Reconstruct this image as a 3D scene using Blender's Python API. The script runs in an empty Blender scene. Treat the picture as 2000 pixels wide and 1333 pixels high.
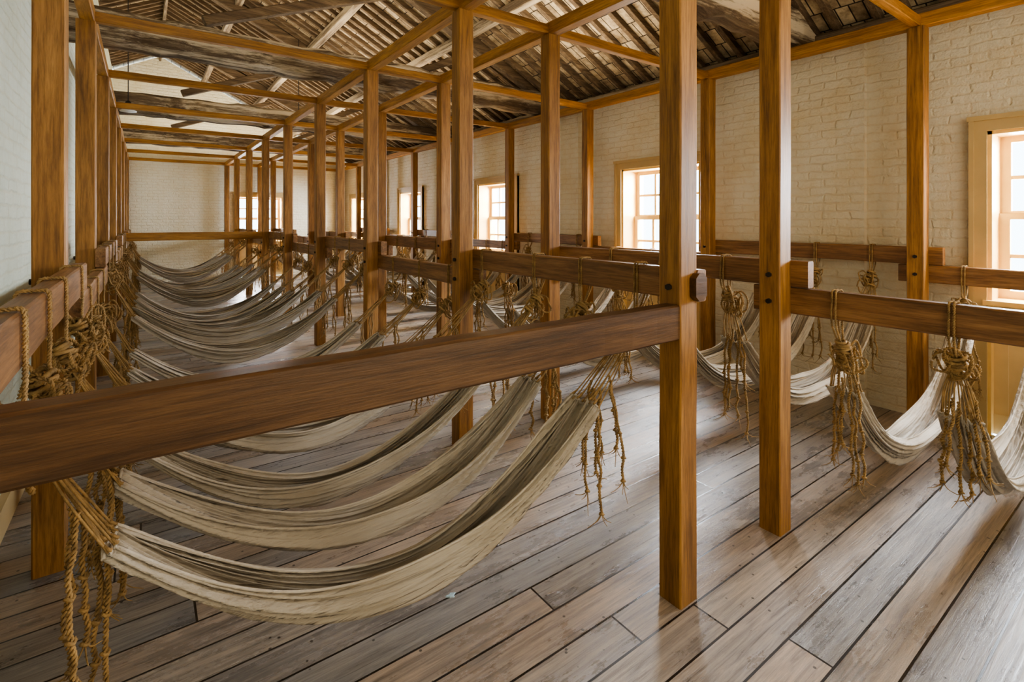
import bpy, math, random
from mathutils import Vector, Matrix, noise
C = bpy.context.scene.collection
PI = math.pi
# ------------------------------------------------------------------ layout
S = 1.8; Y0 = 1.33
XL, XM, XN, XR = -.337, 1.838, 2.655, 4.841
TOP = 3.08; HI = 1.39; LO = 1.25; RH = .135
WX = 5.09; LX = -.60; YF = 15.87; YB = -2.3
def Y(i): return Y0 + S*i
ORD = ['first','second','third','fourth','fifth','sixth','seventh','eighth','ninth','tenth','eleventh','twelfth','thirteenth','fourteenth','fifteenth','sixteenth','seventeenth','eighteenth','nineteenth','twentieth','twenty-first','twenty-second','twenty-third','twenty-fourth','twenty-fifth','twenty-sixth','twenty-seventh','twenty-eighth','twenty-ninth','thirtieth','thirty-first','thirty-second','thirty-third','thirty-fourth','thirty-fifth','thirty-sixth','thirty-seventh','thirty-eighth']
# ------------------------------------------------------------------ materials
def nm(name):
    m = bpy.data.materials.new(name); m.use_nodes = True
    nt = m.node_tree; nt.nodes.clear()
    out = nt.nodes.new('ShaderNodeOutputMaterial'); b = nt.nodes.new('ShaderNodeBsdfPrincipled')
    nt.links.new(b.outputs[0], out.inputs[0])
    return m, nt, b
def N(nt, t, **k):
    n = nt.nodes.new(t)
    for a, v in k.items():
        if a in n.inputs.keys(): n.inputs[a].default_value = v
        else: setattr(n, a, v)
    return n
def ramp(nt, fac, stops):
    r = nt.nodes.new('ShaderNodeValToRGB'); e = r.color_ramp.elements
    while len(e) < len(stops): e.new(.5)
    for q, (p, c) in zip(e, stops): q.position = p; q.color = (*c, 1)
    nt.links.new(fac, r.inputs[0]); return r.outputs[0]
def mixc(nt, fac, a, b, mode='MIX'):
    m = nt.nodes.new('ShaderNodeMix'); m.data_type = 'RGBA'; m.blend_type = mode
    for s, v in ((m.inputs[0], fac), (m.inputs[6], a), (m.inputs[7], b)):
        if isinstance(v, (int, float)): s.default_value = v
        elif isinstance(v, tuple): s.default_value = (*v, 1)
        else: nt.links.new(v, s)
    return m.outputs[2]
def wood(name, axis, cols, rough=.42, bump=.25, scale=9, knots=False, patch=None):
    m, nt, b = nm(name); L = nt.links.new
    tc = N(nt, 'ShaderNodeTexCoord'); oi = N(nt, 'ShaderNodeObjectInfo')
    add = N(nt, 'ShaderNodeVectorMath', operation='ADD'); mul = N(nt, 'ShaderNodeMath', operation='MULTIPLY'); mul.inputs[1].default_value = 37
    L(oi.outputs['Random'], mul.inputs[0]); L(tc.outputs['Object'], add.inputs[0]); L(mul.outputs[0], add.inputs[1])
    mp = N(nt, 'ShaderNodeMapping'); L(add.outputs[0], mp.inputs[0])
    sc = [scale]*3; sc['xyz'.index(axis)] = scale*.06; mp.inputs['Scale'].default_value = sc
    n1 = N(nt, 'ShaderNodeTexNoise', Scale=2.2, Detail=8, Roughness=.65, Distortion=.6); L(mp.outputs[0], n1.inputs['Vector'])
    col = ramp(nt, n1.outputs['Fac'], [(.28, cols[0]), (.5, cols[1]), (.72, cols[2])])
    mp2 = N(nt, 'ShaderNodeMapping'); L(add.outputs[0], mp2.inputs[0])
    sc = [110]*3; sc['xyz'.index(axis)] = 6; mp2.inputs['Scale'].default_value = sc
    n2 = N(nt, 'ShaderNodeTexNoise', Scale=1.0, Detail=5, Roughness=.72); L(mp2.outputs[0], n2.inputs['Vector'])
    fine = ramp(nt, n2.outputs['Fac'], [(.34, (.42,.39,.35)), (.58, (1,1,1))])
    col = mixc(nt, .75, col, fine, 'MULTIPLY')
    n3 = N(nt, 'ShaderNodeTexNoise', Scale=1.1, Detail=3); L(add.outputs[0], n3.inputs['Vector'])
    big = ramp(nt, n3.outputs['Fac'], [(.3, (.7,.68,.66)), (.7, (1.12,1.1,1.06))])
    col = mixc(nt, .7, col, big, 'MULTIPLY')
    if patch:
        n4 = N(nt, 'ShaderNodeTexNoise', Scale=.45, Detail=9, Roughness=.75); L(mp.outputs[0], n4.inputs['Vector'])
        f = ramp(nt, n4.outputs['Fac'], [(.47, (0,0,0)), (.54, (1,1,1))])
        col = mixc(nt, f, col, patch)
    L(col, b.inputs['Base Color'])
    b.inputs['Roughness'].default_value = rough
    bp = N(nt, 'ShaderNodeBump', Strength=bump, Distance=.004); L(n2.outputs['Fac'], bp.inputs['Height']); L(bp.outputs[0], b.inputs['Normal'])
    return m
POSTC = [(.16,.072,.018), (.37,.178,.047), (.53,.28,.085)]
BEAMC = [(.24,.11,.024), (.47,.228,.052), (.64,.34,.09)]
RAILC = [(.12,.058,.022), (.29,.145,.057), (.46,.25,.105)]
M = {}
M['post'] = wood('post_wood', 'z', POSTC, .55)
M['beam_x'] = wood('beam_wood_across', 'x', BEAMC, .55); M['beam_y'] = wood('beam_wood_along', 'y', BEAMC, .55)
M['rail_x_shaded'] = wood('rail_wood_across_shaded', 'x', [(c[0]*.42, c[1]*.40, c[2]*.38) for c in RAILC], .38); M['rail_y'] = wood('rail_wood_along', 'y', RAILC, .45)  # across: rail colour darkened to carry the shade of facing away from the windows
OLD = [(.05,.034,.021), (.17,.12,.078), (.34,.265,.185)]
M['old_x'] = wood('old_wood_across', 'x', OLD, .85, 1, 7, patch=(.62,.52,.38)); M['old_y'] = wood('old_wood_along', 'y', OLD, .85, .6, 6, patch=(.42,.34,.24))
M['rafter'] = wood('rafter_wood', 'x', [(.055,.036,.021), (.15,.10,.058), (.29,.21,.13)], .85, .6, 8)
def brickwall(name, swap, base, dark):
    m, nt, b = nm(name); L = nt.links.new
    tc = N(nt, 'ShaderNodeTexCoord'); sp = N(nt, 'ShaderNodeSeparateXYZ'); cb = N(nt, 'ShaderNodeCombineXYZ')
    L(tc.outputs['Object'], sp.inputs[0]); L(sp.outputs['Y' if swap else 'X'], cb.inputs[0]); L(sp.outputs['Z'], cb.inputs[1])
    nd = N(nt, 'ShaderNodeTexNoise', Scale=7, Detail=5, Roughness=.6); L(tc.outputs['Object'], nd.inputs['Vector'])
    vm = N(nt, 'ShaderNodeVectorMath', operation='MULTIPLY_ADD'); L(nd.outputs['Color'], vm.inputs[0]); vm.inputs[1].default_value = (.09,.045,0); L(cb.outputs[0], vm.inputs[2])
    br = N(nt, 'ShaderNodeTexBrick'); L(vm.outputs[0], br.inputs['Vector'])
    for k, v in (('Scale',1),('Brick Width',.225),('Row Height',.074),('Mortar Size',.014),('Mortar Smooth',1.0),('Bias',0)): br.inputs[k].default_value = v
    br.inputs['Color1'].default_value = (1,1,1,1); br.inputs['Color2'].default_value = (.6,.6,.6,1); br.inputs['Mortar'].default_value = (.36,.36,.36,1)
    n = N(nt, 'ShaderNodeTexNoise', Scale=17, Detail=10, Roughness=.7); L(tc.outputs['Object'], n.inputs['Vector'])
    h = mixc(nt, .68, br.outputs['Color'], n.outputs['Fac'])
    bp = N(nt, 'ShaderNodeBump', Strength=1.0, Distance=.042); L(h, bp.inputs['Height']); L(bp.outputs[0], b.inputs['Normal'])
    n2 = N(nt, 'ShaderNodeTexNoise', Scale=2.2, Detail=9, Roughness=.7); L(tc.outputs['Object'], n2.inputs['Vector'])
    col = ramp(nt, n2.outputs['Fac'], [(.32, dark), (.58, base)])
    mo = ramp(nt, br.outputs['Fac'], [(0, (1,1,1)), (1, (.96,.93,.88))])
    col = mixc(nt, 1.0, col, mo, 'MULTIPLY')
    L(col, b.inputs['Base Color']); b.inputs['Roughness'].default_value = .6
    return m
M['wall_r'] = brickwall('painted_brick_cream', True, (.93,.85,.68), (.86,.73,.50))
M['wall_l'] = brickwall('painted_brick_green_white', True, (.78,.82,.68), (.68,.72,.56))
M['wall_f'] = brickwall('painted_brick_far', False, (.96,.91,.74), (.92,.84,.63))
def floor_mat():
    m, nt, b = nm('old_floor_boards'); L = nt.links.new
    tc = N(nt, 'ShaderNodeTexCoord'); br = N(nt, 'ShaderNodeTexBrick')
    # every board row is shifted by its own random amount so the butt joints never line up
    sp = N(nt, 'ShaderNodeSeparateXYZ'); L(tc.outputs['Object'], sp.inputs[0])
    dv = N(nt, 'ShaderNodeMath', operation='DIVIDE'); dv.inputs[1].default_value = .158; L(sp.outputs['Y'], dv.inputs[0])
    fl = N(nt, 'ShaderNodeMath', operation='FLOOR'); L(dv.outputs[0], fl.inputs[0])
    wn = N(nt, 'ShaderNodeTexWhiteNoise', noise_dimensions='1D'); L(fl.outputs[0], wn.inputs['W'])
    ma = N(nt, 'ShaderNodeMath', operation='MULTIPLY_ADD'); ma.inputs[1].default_value = 4.4; L(wn.outputs['Value'], ma.inputs[0]); L(sp.outputs['X'], ma.inputs[2])
    cb = N(nt, 'ShaderNodeCombineXYZ'); L(ma.outputs[0], cb.inputs[0]); L(sp.outputs['Y'], cb.inputs[1]); L(cb.outputs[0], br.inputs['Vector'])
    for k, v in (('Scale',1),('Brick Width',4.4),('Row Height',.158),('Mortar Size',.0045),('Mortar Smooth',.1),('Bias',0)): br.inputs[k].default_value = v
    br.offset = 0
    br.inputs['Color1'].default_value = (0,0,0,1); br.inputs['Color2'].default_value = (1,1,1,1); br.inputs['Mortar'].default_value = (.5,.5,.5,1)
    base = ramp(nt, br.outputs['Color'], [(0, (.25,.24,.235)), (.25, (.35,.295,.25)), (.5, (.43,.33,.25)), (.7, (.32,.305,.295)), (.85, (.41,.35,.295)), (1, (.47,.37,.275))])
    mp = N(nt, 'ShaderNodeMapping'); mp.inputs['Scale'].default_value = (1.6,38,1); 
    ad = N(nt, 'ShaderNodeVectorMath', operation='MULTIPLY_ADD'); L(br.outputs['Color'], ad.inputs[0]); ad.inputs[1].default_value = (7,7,7); L(tc.outputs['Object'], ad.inputs[2])
    L(ad.outputs[0], mp.inputs[0])
    n = N(nt, 'ShaderNodeTexNoise', Scale=1.6, Detail=10, Roughness=.76, Distortion=.8); L(mp.outputs[0], n.inputs['Vector'])
    g = ramp(nt, n.outputs['Fac'], [(.34, (.42,.41,.40)), (.5, (.93,.92,.91)), (.66, (1.35,1.32,1.28))])
    col = mixc(nt, .95, base, g, 'MULTIPLY')
    mpw = N(nt, 'ShaderNodeMapping'); mpw.inputs['Scale'].default_value = (.8,2.4,1); L(ad.outputs[0], mpw.inputs[0])
    n2 = N(nt, 'ShaderNodeTexNoise', Scale=1.8, Detail=12, Roughness=.72); L(mpw.outputs[0], n2.inputs['Vector'])
    g2 = ramp(nt, n2.outputs['Fac'], [(.36, (.52,.56,.62)), (.48,(.86,.88,.92)), (.64, (1.15,1.12,1.06))])
    col = mixc(nt, .85, col, g2, 'MULTIPLY')
    vo = N(nt, 'ShaderNodeTexVoronoi', Scale=13); L(tc.outputs['Object'], vo.inputs['Vector'])
    sq = ramp(nt, vo.outputs['Distance'], [(.06, (.12,.11,.10)), (.09, (1,1,1))]); col = mixc(nt, .9, col, sq, 'MULTIPLY')
    dk = ramp(nt, br.outputs['Fac'], [(0, (1,1,1)), (1, (.03,.026,.022))])
    col = mixc(nt, 1.0, col, dk, 'MULTIPLY')
    L(col, b.inputs['Base Color'])
    rr = ramp(nt, n2.outputs['Fac'], [(.40, (.24,.24,.24)), (.60, (.38,.38,.38))]); L(rr, b.inputs['Roughness'])
    b.inputs['Specular IOR Level'].default_value = 1.0
    inv = mixc(nt, .85, n.outputs['Fac'], dk, 'MULTIPLY')
    bp = N(nt, 'ShaderNodeBump', Strength=.5, Distance=.005); L(inv, bp.inputs['Height']); L(bp.outputs[0], b.inputs['Normal'])
    return m
M['floor'] = floor_mat()
def roof_mat():
    m, nt, b = nm('split_shingle_underside'); L = nt.links.new
    tc = N(nt, 'ShaderNodeTexCoord'); br = N(nt, 'ShaderNodeTexBrick')
    sp = N(nt, 'ShaderNodeSeparateXYZ'); cb = N(nt, 'ShaderNodeCombineXYZ'); L(tc.outputs['Object'], sp.inputs[0]); L(sp.outputs['Y'], cb.inputs[0]); L(sp.outputs['X'], cb.inputs[1])
    L(cb.outputs[0], br.inputs['Vector'])
    for k, v in (('Scale',1),('Brick Width',.11),('Row Height',.2),('Mortar Size',.006),('Mortar Smooth',.3),('Bias',0)): br.inputs[k].default_value = v
    br.inputs['Color1'].default_value = (.33,.25,.16,1); br.inputs['Color2'].default_value = (.60,.49,.34,1); br.inputs['Mortar'].default_value = (.04,.027,.018,1)
    n = N(nt, 'ShaderNodeTexNoise', Scale=9, Detail=8, Roughness=.7); L(tc.outputs['Object'], n.inputs['Vector'])
    g = ramp(nt, n.outputs['Fac'], [(.38, (.42,.37,.32)), (.6, (1.1,1.1,1.05))])
    L(mixc(nt, .9, br.outputs['Color'], g, 'MULTIPLY'), b.inputs['Base Color']); b.inputs['Roughness'].default_value = .9
    bp = N(nt, 'ShaderNodeBump', Strength=.8, Distance=.02); L(br.outputs['Fac'], bp.inputs['Height']); bp.invert = True; L(bp.outputs[0], b.inputs['Normal'])
    return m
M['roof'] = roof_mat()
def plain(name, col, rough=.5, metal=0, var=.25, scale=6, bump=0, bscale=200):
    m, nt, b = nm(name); L = nt.links.new
    tc = N(nt, 'ShaderNodeTexCoord'); n = N(nt, 'ShaderNodeTexNoise', Scale=scale, Detail=5); L(tc.outputs['Object'], n.inputs['Vector'])
    L(ramp(nt, n.outputs['Fac'], [(.3, tuple(c*(1-var) for c in col)), (.7, tuple(min(1, c*(1+var*.4)) for c in col))]), b.inputs['Base Color'])
    b.inputs['Roughness'].default_value = rough; b.inputs['Metallic'].default_value = metal
    if bump:
        n2 = N(nt, 'ShaderNodeTexNoise', Scale=bscale, Detail=2); L(tc.outputs['Object'], n2.inputs['Vector'])
        bp = N(nt, 'ShaderNodeBump', Strength=bump, Distance=.003); L(n2.outputs['Fac'], bp.inputs['Height']); L(bp.outputs[0], b.inputs['Normal'])
    return m
M['rope'] = plain('hemp_rope', (.42,.27,.115), .9, 0, .5, 30, .8, 260)
M['iron'] = plain('dark_iron', (.045,.038,.035), .5, .6)
M['trim'] = plain('beige_trim_paint', (.55,.395,.19), .45, 0, .1)
M['lining'] = plain('golden_cream_glow_paint', (.88,.58,.21), .4, 0, .08)  # golden cream paint with the warm glow of the window reveals put into it
M['sash'] = plain('cream_sash_paint', (.72,.52,.25), .4, 0, .08)
M['white'] = plain('white_enamel', (.75,.75,.72), .35, 0, .05)
M['flake'] = plain('blue_white_flake', (.45,.60,.66), .6, 0, .2, 60)
def canvas_mat():
    m, nt, b = nm('natural_canvas'); L = nt.links.new
    tc = N(nt, 'ShaderNodeTexCoord'); oi = N(nt, 'ShaderNodeObjectInfo')
    n = N(nt, 'ShaderNodeTexNoise', Scale=3, Detail=5); L(tc.outputs['Object'], n.inputs['Vector'])
    col = ramp(nt, n.outputs['Fac'], [(.3, (.43,.375,.30)), (.7, (.60,.54,.455))])
    v = ramp(nt, oi.outputs['Random'], [(0, (.86,.84,.81)), (1, (1.08,1.08,1.1))])
    L(mixc(nt, 1.0, col, v, 'MULTIPLY'), b.inputs['Base Color']); b.inputs['Roughness'].default_value = .85
    w = N(nt, 'ShaderNodeTexNoise', Scale=420, Detail=1); L(tc.outputs['Object'], w.inputs['Vector'])
    n3 = N(nt, 'ShaderNodeTexNoise', Scale=14, Detail=4); mp = N(nt, 'ShaderNodeMapping'); mp.inputs['Scale'].default_value = (.25,3,3); L(tc.outputs['Object'], mp.inputs[0]); L(mp.outputs[0], n3.inputs['Vector'])
    b1 = N(nt, 'ShaderNodeBump', Strength=.25, Distance=.001); L(w.outputs['Fac'], b1.inputs['Height'])
    b2 = N(nt, 'ShaderNodeBump', Strength=1.0, Distance=.018); L(n3.outputs['Fac'], b2.inputs['Height']); L(b1.outputs[0], b2.inputs['Normal']); L(b2.outputs[0], b.inputs['Normal'])
    return m
M['canvas'] = canvas_mat()
def glass():
    m = bpy.data.materials.new('window_glass'); m.use_nodes = True; nt = m.node_tree; nt.nodes.clear()
    o = nt.nodes.new('ShaderNodeOutputMaterial'); t = nt.nodes.new('ShaderNodeBsdfTransparent'); g = nt.nodes.new('ShaderNodeBsdfGlossy'); g.inputs['Roughness'].default_value = .05
    x = nt.nodes.new('ShaderNodeMixShader'); x.inputs[0].default_value = .06
    nt.links.new(t.outputs[0], x.inputs[1]); nt.links.new(g.outputs[0], x.inputs[2]); nt.links.new(x.outputs[0], o.inputs[0]); return m
M['glass'] = glass()
# ------------------------------------------------------------------ mesh builder
class MB:
    def __init__(s): s.v = []; s.f = []; s.smooth = False
    def box(s, x0, x1, y0, y1, z0, z1):
        b = len(s.v)
        s.v += [(x0,y0,z0),(x1,y0,z0),(x1,y1,z0),(x0,y1,z0),(x0,y0,z1),(x1,y0,z1),(x1,y1,z1),(x0,y1,z1)]
        s.f += [tuple(b+i for i in q) for q in ((0,3,2,1),(4,5,6,7),(0,1,5,4),(1,2,6,5),(2,3,7,6),(3,0,4,7))]
    def prism(s, pts, a, b_, axis='y'):
        n = len(pts); b = len(s.v)
        for t in (a, b_):
            for p in pts: s.v.append((p[0], t, p[1]) if axis == 'y' else (t, p[0], p[1]))
        s.f.append(tuple(b+i for i in range(n))); s.f.append(tuple(b+n+i for i in reversed(range(n))))
        for i in range(n):
            j = (i+1) % n; s.f.append((b+i, b+n+i, b+n+j, b+j))
    def beam(s, p0, p1, w, h, ch=.006, seg=1, jit=0, up=(0,0,1), rng=None):
        p0 = Vector(p0); p1 = Vector(p1); d = (p1-p0).normalized(); up = Vector(up)
        if abs(d.dot(up)) > .95: up = Vector((0,1,0))
        sx = d.cross(up).normalized(); sy = sx.cross(d).normalized()
        a, c = w/2, h/2
        oc = [(-a+ch,-c),(a-ch,-c),(a,-c+ch),(a,c-ch),(a-ch,c),(-a+ch,c),(-a,c-ch),(-a,-c+ch)]
        b = len(s.v)
        for k in range(seg+1):
            q = p0.lerp(p1, k/seg); j = Vector((0,0,0)); sc = 1
            if jit and rng: j = sx*rng.uniform(-jit,jit)+sy*rng.uniform(-jit,jit); sc = 1+rng.uniform(-jit,jit)*2
            for (x, y) in oc: s.v.append(tuple(q+sx*x*sc+sy*y*sc+j))
        for k in range(seg):
            for i in range(8):
                j = (i+1) % 8; s.f.append((b+k*8+i, b+k*8+j, b+k*8+8+j, b+k*8+8+i))
        s.f.append(tuple(b+i for i in reversed(range(8)))); s.f.append(tuple(b+seg*8+i for i in range(8)))
    def tube(s, path, r, n=6, closed=False, taper=None):
        path = [Vector(p) for p in path]; m = len(path); b = len(s.v)
        up = None
        for k, p in enumerate(path):
            if closed: d = path[(k+1) % m]-path[k-1]
            else: d = path[min(k+1, m-1)]-path[max(k-1, 0)]
            d = d.normalized() if d.length > 1e-9 else Vector((0,0,1))
            if up is None:
                up = Vector((0,0,1)) if abs(d.z) < .9 else Vector((1,0,0))
            up = (up-d*up.dot(d)).normalized(); sd = d.cross(up)
            rr = r*(taper(k/(m-1)) if taper else 1)
            for i in range(n):
                a = 2*PI*i/n; s.v.append(tuple(p+up*math.cos(a)*rr+sd*math.sin(a)*rr))
        for k in range(m if closed else m-1):
            k2 = (k+1) % m
            for i in range(n):
                j = (i+1) % n; s.f.append((b+k*n+i, b+k*n+j, b+k2*n+j, b+k2*n+i))
        if not closed:
            s.f.append(tuple(b+i for i in reversed(range(n)))); s.f.append(tuple(b+(m-1)*n+i for i in range(n)))
    def rope(s, path, r, strands=2, pitch=.04, step=.006, n=5):
        pts = resample(smooth(path), step); m = len(pts); up = None; fr = []
        for k, p in enumerate(pts):
            d = (pts[min(k+1, m-1)]-pts[max(k-1, 0)]); d = d.normalized() if d.length > 1e-9 else Vector((0,0,1))
            if up is None: up = Vector((0,0,1)) if abs(d.z) < .9 else Vector((1,0,0))
            up = (up-d*up.dot(d)).normalized(); fr.append((p, up.copy(), d.cross(up)))
        for q in range(strands):
            pa = []
            for k, (p, u, sd) in enumerate(fr):
                a = 2*PI*(k*step/pitch+q/strands); pa.append(p+(u*math.cos(a)+sd*math.sin(a))*r*.62)
            s.tube(pa, r*.52, n)
    def lathe(s, prof, n=20, c=(0,0,0)):
        b = len(s.v); m = len(prof)
        for (r, z) in prof:
            for i in range(n): a = 2*PI*i/n; s.v.append((c[0]+r*math.cos(a), c[1]+r*math.sin(a), c[2]+z))
        for k in range(m-1):
            for i in range(n):
                j = (i+1) % n; s.f.append((b+k*n+i, b+k*n+j, b+k*n+n+j, b+k*n+n+i))
        s.f.append(tuple(b+i for i in reversed(range(n)))); s.f.append(tuple(b+(m-1)*n+i for i in range(n)))
    def build(s, name, mat, parent=None, loc=(0,0,0), smooth=False):
        me = bpy.data.meshes.new(name); me.from_pydata([tuple(v) for v in s.v], [], s.f); me.update()
        if smooth: me.polygons.foreach_set('use_smooth', [True]*len(me.polygons))
        me.materials.append(mat); o = bpy.data.objects.new(name, me); C.objects.link(o); o.location = loc
        if parent: o.parent = parent
        return o
def smooth(path, k=6):
    P = [Vector(p) for p in path]
    if len(P) < 3: return P
    P = [P[0]*2-P[1]]+P+[P[-1]*2-P[-2]]; out = []
    for i in range(1, len(P)-2):
        a, b, c, d = P[i-1:i+3]
        for q in range(k):
            t = q/k; out.append(.5*((2*b)+(c-a)*t+(2*a-5*b+4*c-d)*t*t+(3*b-a-3*c+d)*t**3))
    out.append(P[-2]); return out
def resample(P, step):
    out = [P[0].copy()]; acc = 0
    for a, b in zip(P, P[1:]):
        d = (b-a).length
        if d < 1e-9: continue
        t = step-acc
        while t <= d: out.append(a.lerp(b, t/d)); t += step
        acc = d-(t-step)
    if len(out) < 3: out = [P[0].copy(), P[0].lerp(P[-1], .5), P[-1].copy()]
    return out
def tag(o, label=None, cat=None, group=None, kind=None):
    if label: o['label'] = label
    if cat: o['category'] = cat
    if group: o['group'] = group
    if kind: o['kind'] = kind
    return o
def empty(name, loc=(0,0,0), rz=0):
    o = bpy.data.objects.new(name, None); C.objects.link(o); o.location = loc; o.rotation_euler = (0,0,rz); o.empty_display_size = .1; return o
def kids(o): return [c for c in bpy.data.objects if c.parent == o]
def copy_tree(o, parent=None):
    c = o.copy(); C.objects.link(c); c.parent = parent
    for ch in kids(o): copy_tree(ch, c)
    return c
rng = random.Random(4)
# ------------------------------------------------------------------ shell
mb = MB(); mb.box(LX, WX+.02, YB, YF, -.08, 0); tag(mb.build('floor', M['floor']), kind='structure')
WZ0, WZ1, WW = 1.0, 2.26, 1.16
WIN = [-.52, 1.46, 3.42, 5.40, 7.38]
mb = MB(); ys = YB
segs = sorted([(Y(i)-WW/2, Y(i)+WW/2) for i in WIN])
for a, b in segs:
    mb.box(WX, WX+.42, ys, a, 0, 3.22); mb.box(WX, WX+.42, a, b, WZ1, 3.22); mb.box(WX+.12, WX+.42, a, b, 0, WZ0-.02); ys = b
mb.box(WX, WX+.42, ys, YF+.4, 0, 3.22)
for i in (.47, 2.45, 4.42, 6.4): mb.box(WX-.055, WX+.01, Y(i)-.42, Y(i)+.36, 0, 3.2)
mb.build('wall_right', M['wall_r'])['kind'] = 'structure'
mb = MB(); mb.box(LX-.3, LX, YB-.3, YF+.4, 0, 5.2); mb.build('wall_left', M['wall_l'])['kind'] = 'structure'
FX = 2.69
def roofz(x): return 3.34+.52*(WX-x) if x > .35 else 3.34+.52*(WX-.35)-.52*(.35-x)
mb = MB()
mb.box(LX, FX-WW/2, YF, YF+.35, 0, 3.3); mb.box(FX+WW/2, WX+.02, YF, YF+.35, 0, 3.3)
mb.box(FX-WW/2, FX+WW/2, YF, YF+.35, WZ1, 3.3); mb.box(FX-WW/2, FX+WW/2, YF+.1, YF+.35, 0, WZ0-.02)
mb.prism([(LX,3.3),(WX+.02,3.3),(WX+.02,3.33),(.35,roofz(.35)),(LX,roofz(LX))], YF, YF+.35)
mb.build('wall_far', M['wall_f'])['kind'] = 'structure'
mb = MB(); mb.box(LX, WX, YB-.3, YB, 0, 5.0); mb.build('wall_back', M['wall_f'])['kind'] = 'structure'
mb = MB(); mb.box(LX, LX+.03, YB, YF, 0, .16); mb.box(LX, LX+.035, YB, YF, .14, .17); mb.build('baseboard_left', M['trim'])['kind'] = 'structure'
# ceiling
ceil = tag(empty('ceiling'), kind='structure')
mb = MB()
mb.prism([(WX+.5,roofz(WX+.5)+.10),(.35,roofz(.35)+.10),(LX-.3,roofz(LX-.3)+.10),(LX-.3,roofz(LX-.3)+.15),(.35,roofz(.35)+.15),(WX+.5,roofz(WX+.5)+.15)], YB-.3, YF+.4)
mb.build('roof_boards', M['roof'], ceil)
y = YB+.2; rf = None
while y < YF:
    if rf is None:
        mb = MB(); mb.beam((WX+.45, 0, roofz(WX+.45)+.065), (.35, 0, roofz(.35)+.065), .055, .065, .004, 8, .004, rng=rng)
        mb.beam((.35, 0, roofz(.35)+.065), (LX-.2, 0, roofz(LX-.2)+.065), .055, .065, .004)
        rf = mb.build('rafter', M['rafter'], ceil, (0,y,0))
    else:
        c = rf.copy(); C.objects.link(c); c.parent = ceil; c.location = (0, y+rng.uniform(-.03,.03), rng.uniform(-.008,.005)); c.rotation_euler = (0, 0, rng.uniform(-.006,.006))
    y += .24
for px in (3.55, 2.45, 1.3):
    mb = MB(); mb.beam((px, YB, roofz(px)-.03), (px, YF, roofz(px)-.03), .11, .12, .01, 20, .006, rng=rng); mb.build('purlin', M['old_y'], ceil)
mb = MB(); mb.beam((.35, YB, roofz(.35)-.02), (.35, YF, roofz(.35)-.02), .05, .2, .01); mb.build('ridge_board', M['old_y'], ceil)
mb = MB(); mb.beam((WX+.14, YB, 3.27), (WX+.14, YF, 3.27), .22, .13, .01, 20, .005, rng=rng); mb.build('wall_plate', M['old_y'], ceil)
for n, i in enumerate((-1.35, .55, 2.62, 4.65, 6.68)):
    t = empty('roof_truss', (0, Y(i), 3.25))
    tag(t, f'heavy weathered tie beam with struts under the roof, {ORD[n]} from the camera', 'roof truss', 'weathered roof trusses')
    mb = MB(); mb.beam((LX+.01, 0, .13), (WX+.1, 0, .13), .24, .33, .035, 40, .016, rng=rng); mb.build('tie_beam', M['old_x'], t)
    mb = MB(); mb.beam((WX-.05, 0, .22), (.35, 0, roofz(.35)-3.25-.18), .13, .18, .012, 12, .005, rng=rng); mb.build('principal_rafter', M['rafter'], t)
    mb = MB(); mb.beam((.5, 0, .38), (2.45, 0, roofz(2.45)-3.25-.3), .1, .12, .01, up=(0,1,0)); mb.build('strut', M['rafter'], t)
    mb = MB(); mb.beam((2.9, 0, .28), (3.55, 0, roofz(3.55)-3.25-.3), .09, .1, .01, up=(0,1,0)); mb.build('strut', M['rafter'], t)
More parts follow.
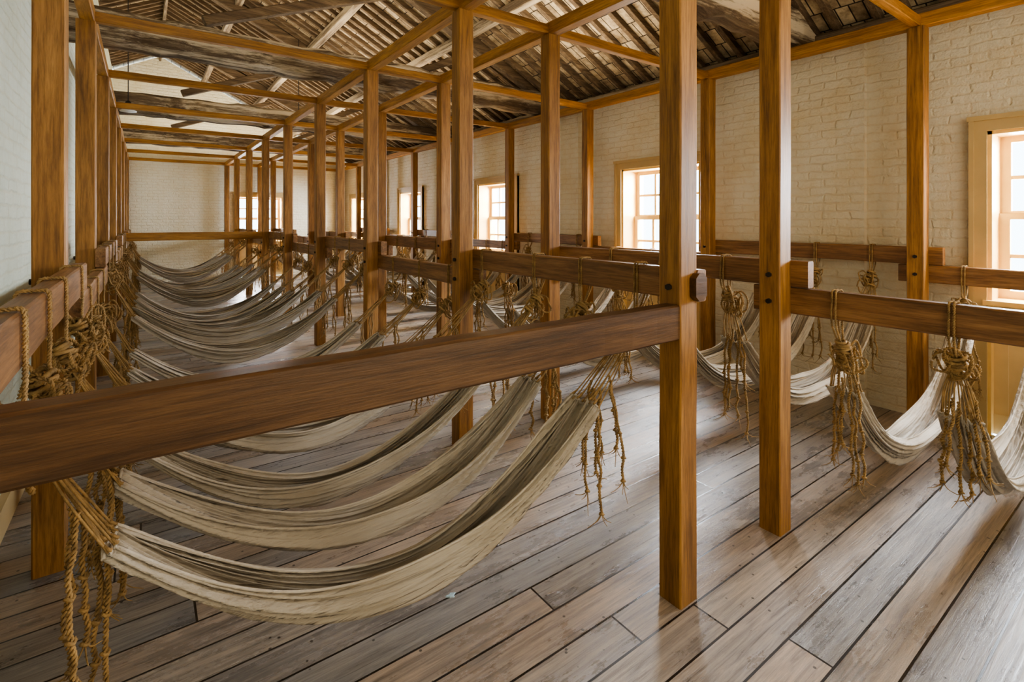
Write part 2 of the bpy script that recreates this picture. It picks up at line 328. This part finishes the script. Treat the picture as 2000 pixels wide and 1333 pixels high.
# ------------------------------------------------------------------ windows (local: x along the wall, +y outward)
def window(n, loc, rz):
    t = tag(empty(f'window_{n}', loc, rz), kind='structure'); w = WW/2
    mb = MB()
    for s in (-1, 1):
        mb.box(min(s*w, s*(w+.1)), max(s*w, s*(w+.1)), -.035, .0, 0, WZ1+.1); mb.box(min(s*(w+.07), s*(w+.1)), max(s*(w+.07), s*(w+.1)), -.05, 0, 0, WZ1+.1)
    mb.box(-w-.1, w+.1, -.037, 0, WZ1, WZ1+.1); mb.box(-w-.11, w+.11, -.055, 0, WZ1+.08, WZ1+.115)
    mb.build('architrave', M['trim'], t)
    mb = MB()
    for s in (-1, 1): mb.box(min(s*w, s*(w-.025)), max(s*w, s*(w-.025)), -.01, .36, WZ0, WZ1)
    mb.box(-w, w, -.01, .36, WZ1-.025, WZ1)
    for s in (-1, 1): mb.box(min(s*w, s*(w-.02)), max(s*w, s*(w-.02)), -.01, .12, 0, WZ0)
    mb.build('reveal_lining', M['lining'], t)
    mb = MB(); mb.box(-w-.02, w+.02, -.05, .36, WZ0-.03, WZ0+.005); mb.build('sill', M['lining'], t)
    mb = MB(); mb.box(-w+.02, w-.02, .08, .12, .15, WZ0-.03); mb.box(-w+.02, w-.02, .06, .1, 0, .15)
    mb.box(-w+.02, -w+.1, .065, .1, .15, WZ0-.03); mb.box(w-.1, w-.02, .065, .1, .15, WZ0-.03); mb.build('apron_panel', M['sash'], t)
    iw = w-.025; zm = (WZ0+WZ1)/2
    for nme, z0, z1, yy in (('lower_sash', WZ0+.005, zm+.02, .20), ('upper_sash', zm-.02, WZ1-.025, .245)):
        mb = MB()
        mb.box(-iw, -iw+.06, yy, yy+.04, z0, z1); mb.box(iw-.06, iw, yy, yy+.04, z0, z1)
        mb.box(-iw+.06, iw-.06, yy, yy+.04, z0, z0+.06); mb.box(-iw+.06, iw-.06, yy, yy+.04, z1-.045, z1)
        for k in (1, 2, 3): x = -iw+.06+(2*iw-.12)*k/4; mb.box(x-.014, x+.014, yy+.005, yy+.035, z0+.06, z1-.045)
        zz = (z0+z1)/2; mb.box(-iw+.06, iw-.06, yy+.007, yy+.033, zz-.014, zz+.014)
        sh = mb.build(nme, M['sash'], t)
        mb = MB(); mb.box(-iw+.06, iw-.06, yy+.018, yy+.022, z0+.06, z1-.045); mb.build('pane', M['glass'], sh)
for n, i in enumerate(WIN): window(n+1, (WX, Y(i), 0), -PI/2)
window(6, (FX, YF, 0), 0)
# ------------------------------------------------------------------ posts
ROWN = {XL:'row against the left wall', XM:'left row beside the aisle', XN:'right row beside the aisle', XR:'row against the windowed right wall'}
ROWS = {XL:'left wall row', XM:'left aisle row', XN:'right aisle row', XR:'right wall row'}
def make_post():
    t = empty('timber_post'); mb = MB(); mb.beam((0,0,0), (0,0,TOP), .1, .1, .005, 10, .0012, rng=rng); mb.build('shaft', M['post'], t)
    for z in (1.32, 1.185):
        mb = MB(); mb.tube([(-.05,0,0),(-.062,0,0)], .013, 6); mb.build('bolt', M['iron'], t, (0,0,z))
    return t
proto = None
for X in (XL, XM, XN, XR):
    i0 = 0 if X in (XL, XM) else -1
    for n, i in enumerate(range(i0, 9)):
        o = make_post() if proto is None else copy_tree(proto)
        if proto is None: proto = o
        o.location = (X-(.008 if X == XL else 0), Y(i), 0)
        if X == XL: o.scale = (1.16, 1.1, 1)
        tag(o, f'square orange-brown timber post, {ORD[n]} from the camera in the {ROWS[X]}', 'post', 'timber posts in the '+ROWN[X])
        if X == XM and i == 0:
            mb = MB(); mb.beam((.036,-.05,1.32),(.036,-.078,1.32), .066, .115, .02); mb.build('timber_key', M['rail_x_shaded'], o)
# rails
for X in (XL, XM, XN, XR):
    i0 = 0 if X in (XL, XM) else -1
    for n, i in enumerate(range(i0, 8)):
        hi = (i % 2 == 0); z = HI if hi else LO
        a = -.14; b = S+.14
        if X == XM and i == 0: a = -.06
        if i == 7: b = S+.05
        mb = MB(); mb.beam((0,a,-RH/2),(0,b,-RH/2), .06, RH, .006, 12, .0015, rng=rng)
        o = mb.build('hammock_rail', M['rail_y'], None, (X+.081, Y(i), z))
        tag(o, f'brown timber hammock rail, {ORD[n]} from the camera in the {ROWS[X]}', 'rail', 'hammock rails of the '+ROWN[X])
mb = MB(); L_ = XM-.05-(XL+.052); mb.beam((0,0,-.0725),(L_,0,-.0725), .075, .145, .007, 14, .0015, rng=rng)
tag(mb.build('cross_rail', M['rail_x_shaded'], None, (XL+.052, Y(0)-.012, LO)), 'shaded timber cross rail slanting through the foreground in front of nearest hammock', 'rail')
mb = MB(); mb.beam((0,0,-.0675),(L_,0,-.0675), .075, .135, .007, 14, .0015, rng=rng)
tag(mb.build('cross_rail', M['beam_x'], None, (XL+.052, Y(5), HI)), 'distant timber cross rail closing the left bay of hammocks before the far wall', 'rail')
# top beams
for X in (XL, XM, XN, XR):
    mb = MB(); ya = Y(-1)-.05; mb.beam((0,0,.05),(0,YF-ya-.005,.05), .09, .10, .006, 40, .0015, rng=rng)
    tag(mb.build('top_beam', M['beam_y'], None, (X, ya, TOP)), f'long orange-brown timber beam on the post tops of the {ROWS[X]}', 'beam', 'long beams on the post tops')
for (a, b, nm_) in ((XL, XM, 'left hammock bay'), (XM, XN, 'aisle'), (XN, XR, 'right hammock bay')):
    for n, i in enumerate(range(0, 9)):
        mb = MB(); L_ = b-a-.09; mb.beam((0,0,.045),(L_,0,.045), .065, .075, .005, 10, .0015, rng=rng)
        tag(mb.build('cross_beam', M['beam_x'], None, (a+.045, Y(i), TOP)), f'orange-brown timber cross beam over the {nm_}, {ORD[n]} from the camera', 'beam', 'cross beams over the '+nm_)
# ------------------------------------------------------------------ hammocks
D = 2.18
def make_hammock(x0, x1, ze, zb, p, seed, full=0):
    r = random.Random(seed); t = empty('hammock')
    NU, NV = 64, 110; mb = MB(); ph = [r.uniform(0, 6.28) for _ in range(8)]
    wm = .072+full*.015+r.uniform(-.008,.010); dm = .084+full*.03+r.uniform(-.012,.015); tilt = r.uniform(-.15,.3); sk = r.uniform(-.1,.1)
    def pt(u, v):
        x = x0+(x1-x0)*u; e = abs(2*(u-sk*.3*math.sin(PI*u))-1)**p; m_ = math.sin(PI*u)**.75
        zc = zb+(ze-zb)*e
        W = .066+(wm-.066)*m_; Dd = .015+(dm-.015)*m_
        a = 1.66*v+tilt*m_
        y = W*math.sin(a); z = zc+Dd*(1-math.cos(a))*1.15
        nrm = Vector((0, -math.sin(a)*.95, math.cos(a)))
        am = .019*(1-m_)+.016*m_
        # sharp pleats that run the length of the cloth and bunch at the ends
        def pl(q): q = q-math.floor(q); return 1-abs(2*q-1)**1.2*2
        f = am*pl(7.2*v+ph[0]+.6*math.sin(3*u+ph[1]))*(.8+.4*math.sin(4*v+ph[5]))+.014*m_*math.sin(2*PI*1.7*v+ph[2]+1.4*u)+.011*pl(2.7*v+ph[3]-.5*u)+.003*math.sin(41*v+ph[4]+5*u)
        f += .012*noise.noise(Vector((u*4+seed, v*3, 1)))
        x += (1-m_)*.012*math.sin(9*v+ph[5])*(1 if u < .5 else -1)
        z += .016*m_*math.sin(2.2*u*PI+ph[6])*v
        return Vector((x, y+nrm.y*f, z+nrm.z*f))
    for i in range(NU+1):
        for j in range(NV+1): mb.v.append(tuple(pt(i/NU, -1+2*j/NV)))
    for i in range(NU):
        for j in range(NV):
            a = i*(NV+1)+j; mb.f.append((a, a+NV+1, a+NV+2, a+1))
    cv = mb.build('canvas', M['canvas'], t, smooth=True)
    sm = cv.modifiers.new('thick', 'SOLIDIFY'); sm.thickness = .002
    mb = MB()
    for v in (-1, 1): mb.tube([pt(i/NU, v) for i in range(NU+1)], .0045, 6)
    for u in (0, 1): mb.tube([pt(u, -1+2*j/NV) for j in range(NV+1)], .004, 6)
    mb.build('hem', M['canvas'], cv, smooth=True)
    for end in (0, 1):
        rx = 0 if end == 0 else D; sgn = 1 if end == 0 else -1
        ring = Vector((rx+sgn*.035, r.uniform(-.01,.01), 1.12+r.uniform(-.02,.02)))
        mb = MB(); nc = 11
        for k in range(nc):
            v = -.95+1.9*k/(nc-1); a = pt(end, v); mid = a.lerp(ring, .5)+Vector((0, v*.018, -.01+r.uniform(-.008,.008)))
            mb.tube(smooth([a, mid, ring+Vector((0, v*.012, -.01))], 5), .0031, 5)
            q = a.lerp(ring, .06); mb.tube([a+Vector((sgn*.006,0,.006)), a+Vector((0,0,.009)), q], .0045, 5)
        mb.build('clew_lines', M['rope'], t, smooth=True)
        mb = MB()
        for dy in (-.008, .009):
            g = .0065
            mb.rope([ring+Vector((0,dy*.5,0)), (rx-.030-g,dy,HI-RH-.02), (rx-.030-g,dy,HI-.03), (rx-.028-g*.6,dy,HI+g*.7), (rx,dy*.8,HI+g), (rx+.028+g*.6,dy,HI+g*.7), (rx+.030+g,dy,HI-.03), (rx+.030+g,dy,HI-RH-.02), ring+Vector((0,dy*.5,.01))], .0055, 2, .02, .006)
        mb.build('rail_loop', M['rope'], t, smooth=True)
        mb = MB(); ax = (pt(end, 0)-ring).normalized(); sx = ax.cross(Vector((0,1,0))).normalized(); sy = ax.cross(sx)
        for k in range(10):
            c = ring+ax*(-.045+.0125*k)+Vector((r.uniform(-.008,.008), r.uniform(-.008,.008), 0)); R_ = .018+.011*math.sin(k*.75)+r.uniform(0,.006); tl = r.uniform(-.5,.5)
            mb.tube([c+(sx*math.cos(2*PI*q/14)+sy*math.sin(2*PI*q/14))*R_+ax*(tl*R_)*math.sin(2*PI*q/14+k) for q in range(14)], .0072, 6, True)
        mb.build('knot', M['rope'], t, smooth=True)
        mb = MB()
        for k in range(9):
            R_ = r.uniform(.030,.066); a0 = r.uniform(0, PI); c = ring+Vector((sgn*r.uniform(-.03,.06), r.uniform(-.055,.055), -R_*r.uniform(0,1.4)+.01)); n1 = Vector((math.cos(a0), math.sin(a0), r.uniform(-.5,.5))).normalized()
            n2 = Vector((r.uniform(-.4,.4),r.uniform(-.4,.4),1)).normalized(); ex = r.uniform(.7,1.4)
            L_ = [c+n1*R_*.75*math.cos(q*2*PI/9)+n2*R_*ex*math.sin(q*2*PI/9)+Vector((r.uniform(-.006,.006), r.uniform(-.006,.006), r.uniform(-.006,.006))) for q in range(10)]
            mb.rope(L_, .006, 2, .022, .006)
        mb.build('slack_coil', M['rope'], t, smooth=True)
        nt_ = r.choice((5,6,7)); he = pt(end, 0)
        for k in range(nt_):
            mb = MB(); st = ring.lerp(he, r.uniform(.55,1.0))+Vector((0, (k-nt_/2)*.017+r.uniform(-.008,.008), -.01)); ln = r.uniform(.28,.50)
            if st.z-ln < .25: ln = st.z-.25
            off = Vector((r.uniform(-.035,.035), (k-nt_/2)*.014, 0)); P = []
            for q in range(9):
                w = q/8; P.append(st+off*math.sin(w*1.6)+Vector((r.uniform(-.008,.008), r.uniform(-.008,.008), -ln*w)))
            mb.rope(P, .0066, 2, .026, .005)
            e = P[-1]
            for q in range(5):
                dd = Vector((r.uniform(-.06,.06), r.uniform(-.06,.06), -r.uniform(.02,.07))); mb.tube(smooth([e, e+dd*.4+Vector((0,0,-.01)), e+dd], 4), .0023, 5, taper=lambda w: 1-.5*w)
            for q in (.5, .8, 1.0):
                c = P[int(q*8)]; mb.tube([c+Vector((.008*math.cos(a), .008*math.sin(a), .003*math.sin(a*2))) for a in [j*2*PI/8 for j in range(8)]], .0045, 5, True)
            mb.build('rope_tail', M['rope'], t, smooth=True)
    return t
left = [.15,.36,.58,.90]+[i+d for i in range(1, 8) for d in (.15,.44,.75)]
right = [-.64,-.39,-.145, .18,.42,.66]+[i+d for i in range(1, 8) for d in (.15,.43,.74)]
def place(lst, X, params, where, seeds, fullf):
    protos = []
    for n, i in enumerate(lst):
        if n < len(seeds): o = make_hammock(*params, seeds[n], full=fullf(n)); protos.append(o)
        else: o = copy_tree(protos[rng.randrange(4 if len(seeds) > 6 else 0, len(seeds))])
        o.location = (X+.081, Y(i)+(rng.uniform(-.03,.03) if i > 1 else 0), 0 if math.floor(i) % 2 == 0 else -.14)
        tag(o, f'pale canvas hammock hung by knotted ropes in {where}, {ORD[n]} from camera', 'hammock', 'hammocks in '+where)
place(left, XL, (.19, 1.81, .80, .34, 2.0), 'the left bay', [11,12,13,14,15,16,17,18], lambda n: 0 if n < 3 else .6)
place(right, XN, (.09, 2.04, .88, .35, 2.5), 'the right bay', [21,22,23,24,25], lambda n: .5)
# ------------------------------------------------------------------ pendant lamps, flake
def pendant(x, y, z, top, lab):
    t = empty('pendant_lamp', (x, y, z)); mb = MB(); mb.lathe([(.095,0),(.10,.012),(.06,.03),(.03,.045)], 24); mb.build('shade', M['white'], t, smooth=True)
    mb = MB(); mb.lathe([(.03,.045),(.035,.06),(.035,.13),(.02,.15)], 16); mb.build('lamp_holder', M['iron'], t, smooth=True)
    mb = MB(); mb.tube([(0,0,.14),(0,0,top-z)], .006, 8); mb.build('rod', M['iron'], t)
    tag(t, lab, 'lamp', 'small pendant lamps')
pendant(-.17, 8.8, 3.10, roofz(-.17), 'small white pendant lamp on a dark rod beside the left wall')
pendant(2.24, 9.55, 3.22, roofz(2.24), 'small white pendant lamp hanging over the aisle')
mb = MB(); pts = [(.02*math.cos(a)*(1+.4*math.sin(3*a)), .014*math.sin(a)*(1+.3*math.cos(5*a))) for a in [k*2*PI/18 for k in range(18)]]
mb.v += [(x, y, 0) for x, y in pts]+[(x*.8, y*.8, .003) for x, y in pts]
mb.f.append(tuple(range(17,-1,-1))); mb.f.append(tuple(range(18,36)))
for i in range(18): j = (i+1) % 18; mb.f.append((i, j, 18+j, 18+i))
tag(mb.build('paint_flake', M['flake'], None, (1.06, 1.9, 0)), 'tiny blue-white paint flake on the floorboards below nearest hammock', 'flake')
# ------------------------------------------------------------------ light
w = bpy.data.worlds.new('World'); bpy.context.scene.world = w; w.use_nodes = True
bg = w.node_tree.nodes['Background']; bg.inputs[0].default_value = (.66,.83,1,1); bg.inputs[1].default_value = 8
def area(name, loc, rot, sx, sy, power, col):
    l = bpy.data.lights.new(name, 'AREA'); l.shape = 'RECTANGLE'; l.size = sx; l.size_y = sy; l.energy = power; l.color = col
    o = bpy.data.objects.new(name, l); C.objects.link(o); o.location = loc; o.rotation_euler = rot
for i in WIN: area('window_daylight', (WX+.75, Y(i), 2.25), (0, PI/2-.35, 0), 1.3, 1.5, 820, (.85,.92,1))
area('far_window_daylight', (FX, YF+.8, 1.9), (-PI/2, 0, 0), 1.5, 1.5, 520, (.95,.97,1))
area('added_fill_behind', (2.6, YB+.1, 2.3), (PI/2, 0, 0), 4.0, 3.0, 120, (1,.88,.68))  # added fill lamp behind the camera, not a fixture of the room
for i, e in ((-.2, 75), (1.6, 92), (3.6, 100), (5.65, 110), (7.3, 115)): area('added_roof_fill', (2.2, Y(i), 3.24), (PI, 0, 0), 4.2, 1.2, e, (1,.86,.64))  # added lamps facing up to brighten the roof timbers, no real fixtures
try: bpy.context.scene.view_settings.look = 'AgX - Medium High Contrast'
except Exception: pass
# ------------------------------------------------------------------ camera
cam = bpy.data.cameras.new('Camera'); co = bpy.data.objects.new('Camera', cam); C.objects.link(co)
cam.sensor_width = 36; cam.lens = 36*991/2000; cam.shift_y = -(666.5-430)/2000; cam.clip_start = .02
co.location = (0, 0, 1.6); co.rotation_euler = (PI/2, 0, -math.atan(720/991))
bpy.context.scene.camera = co
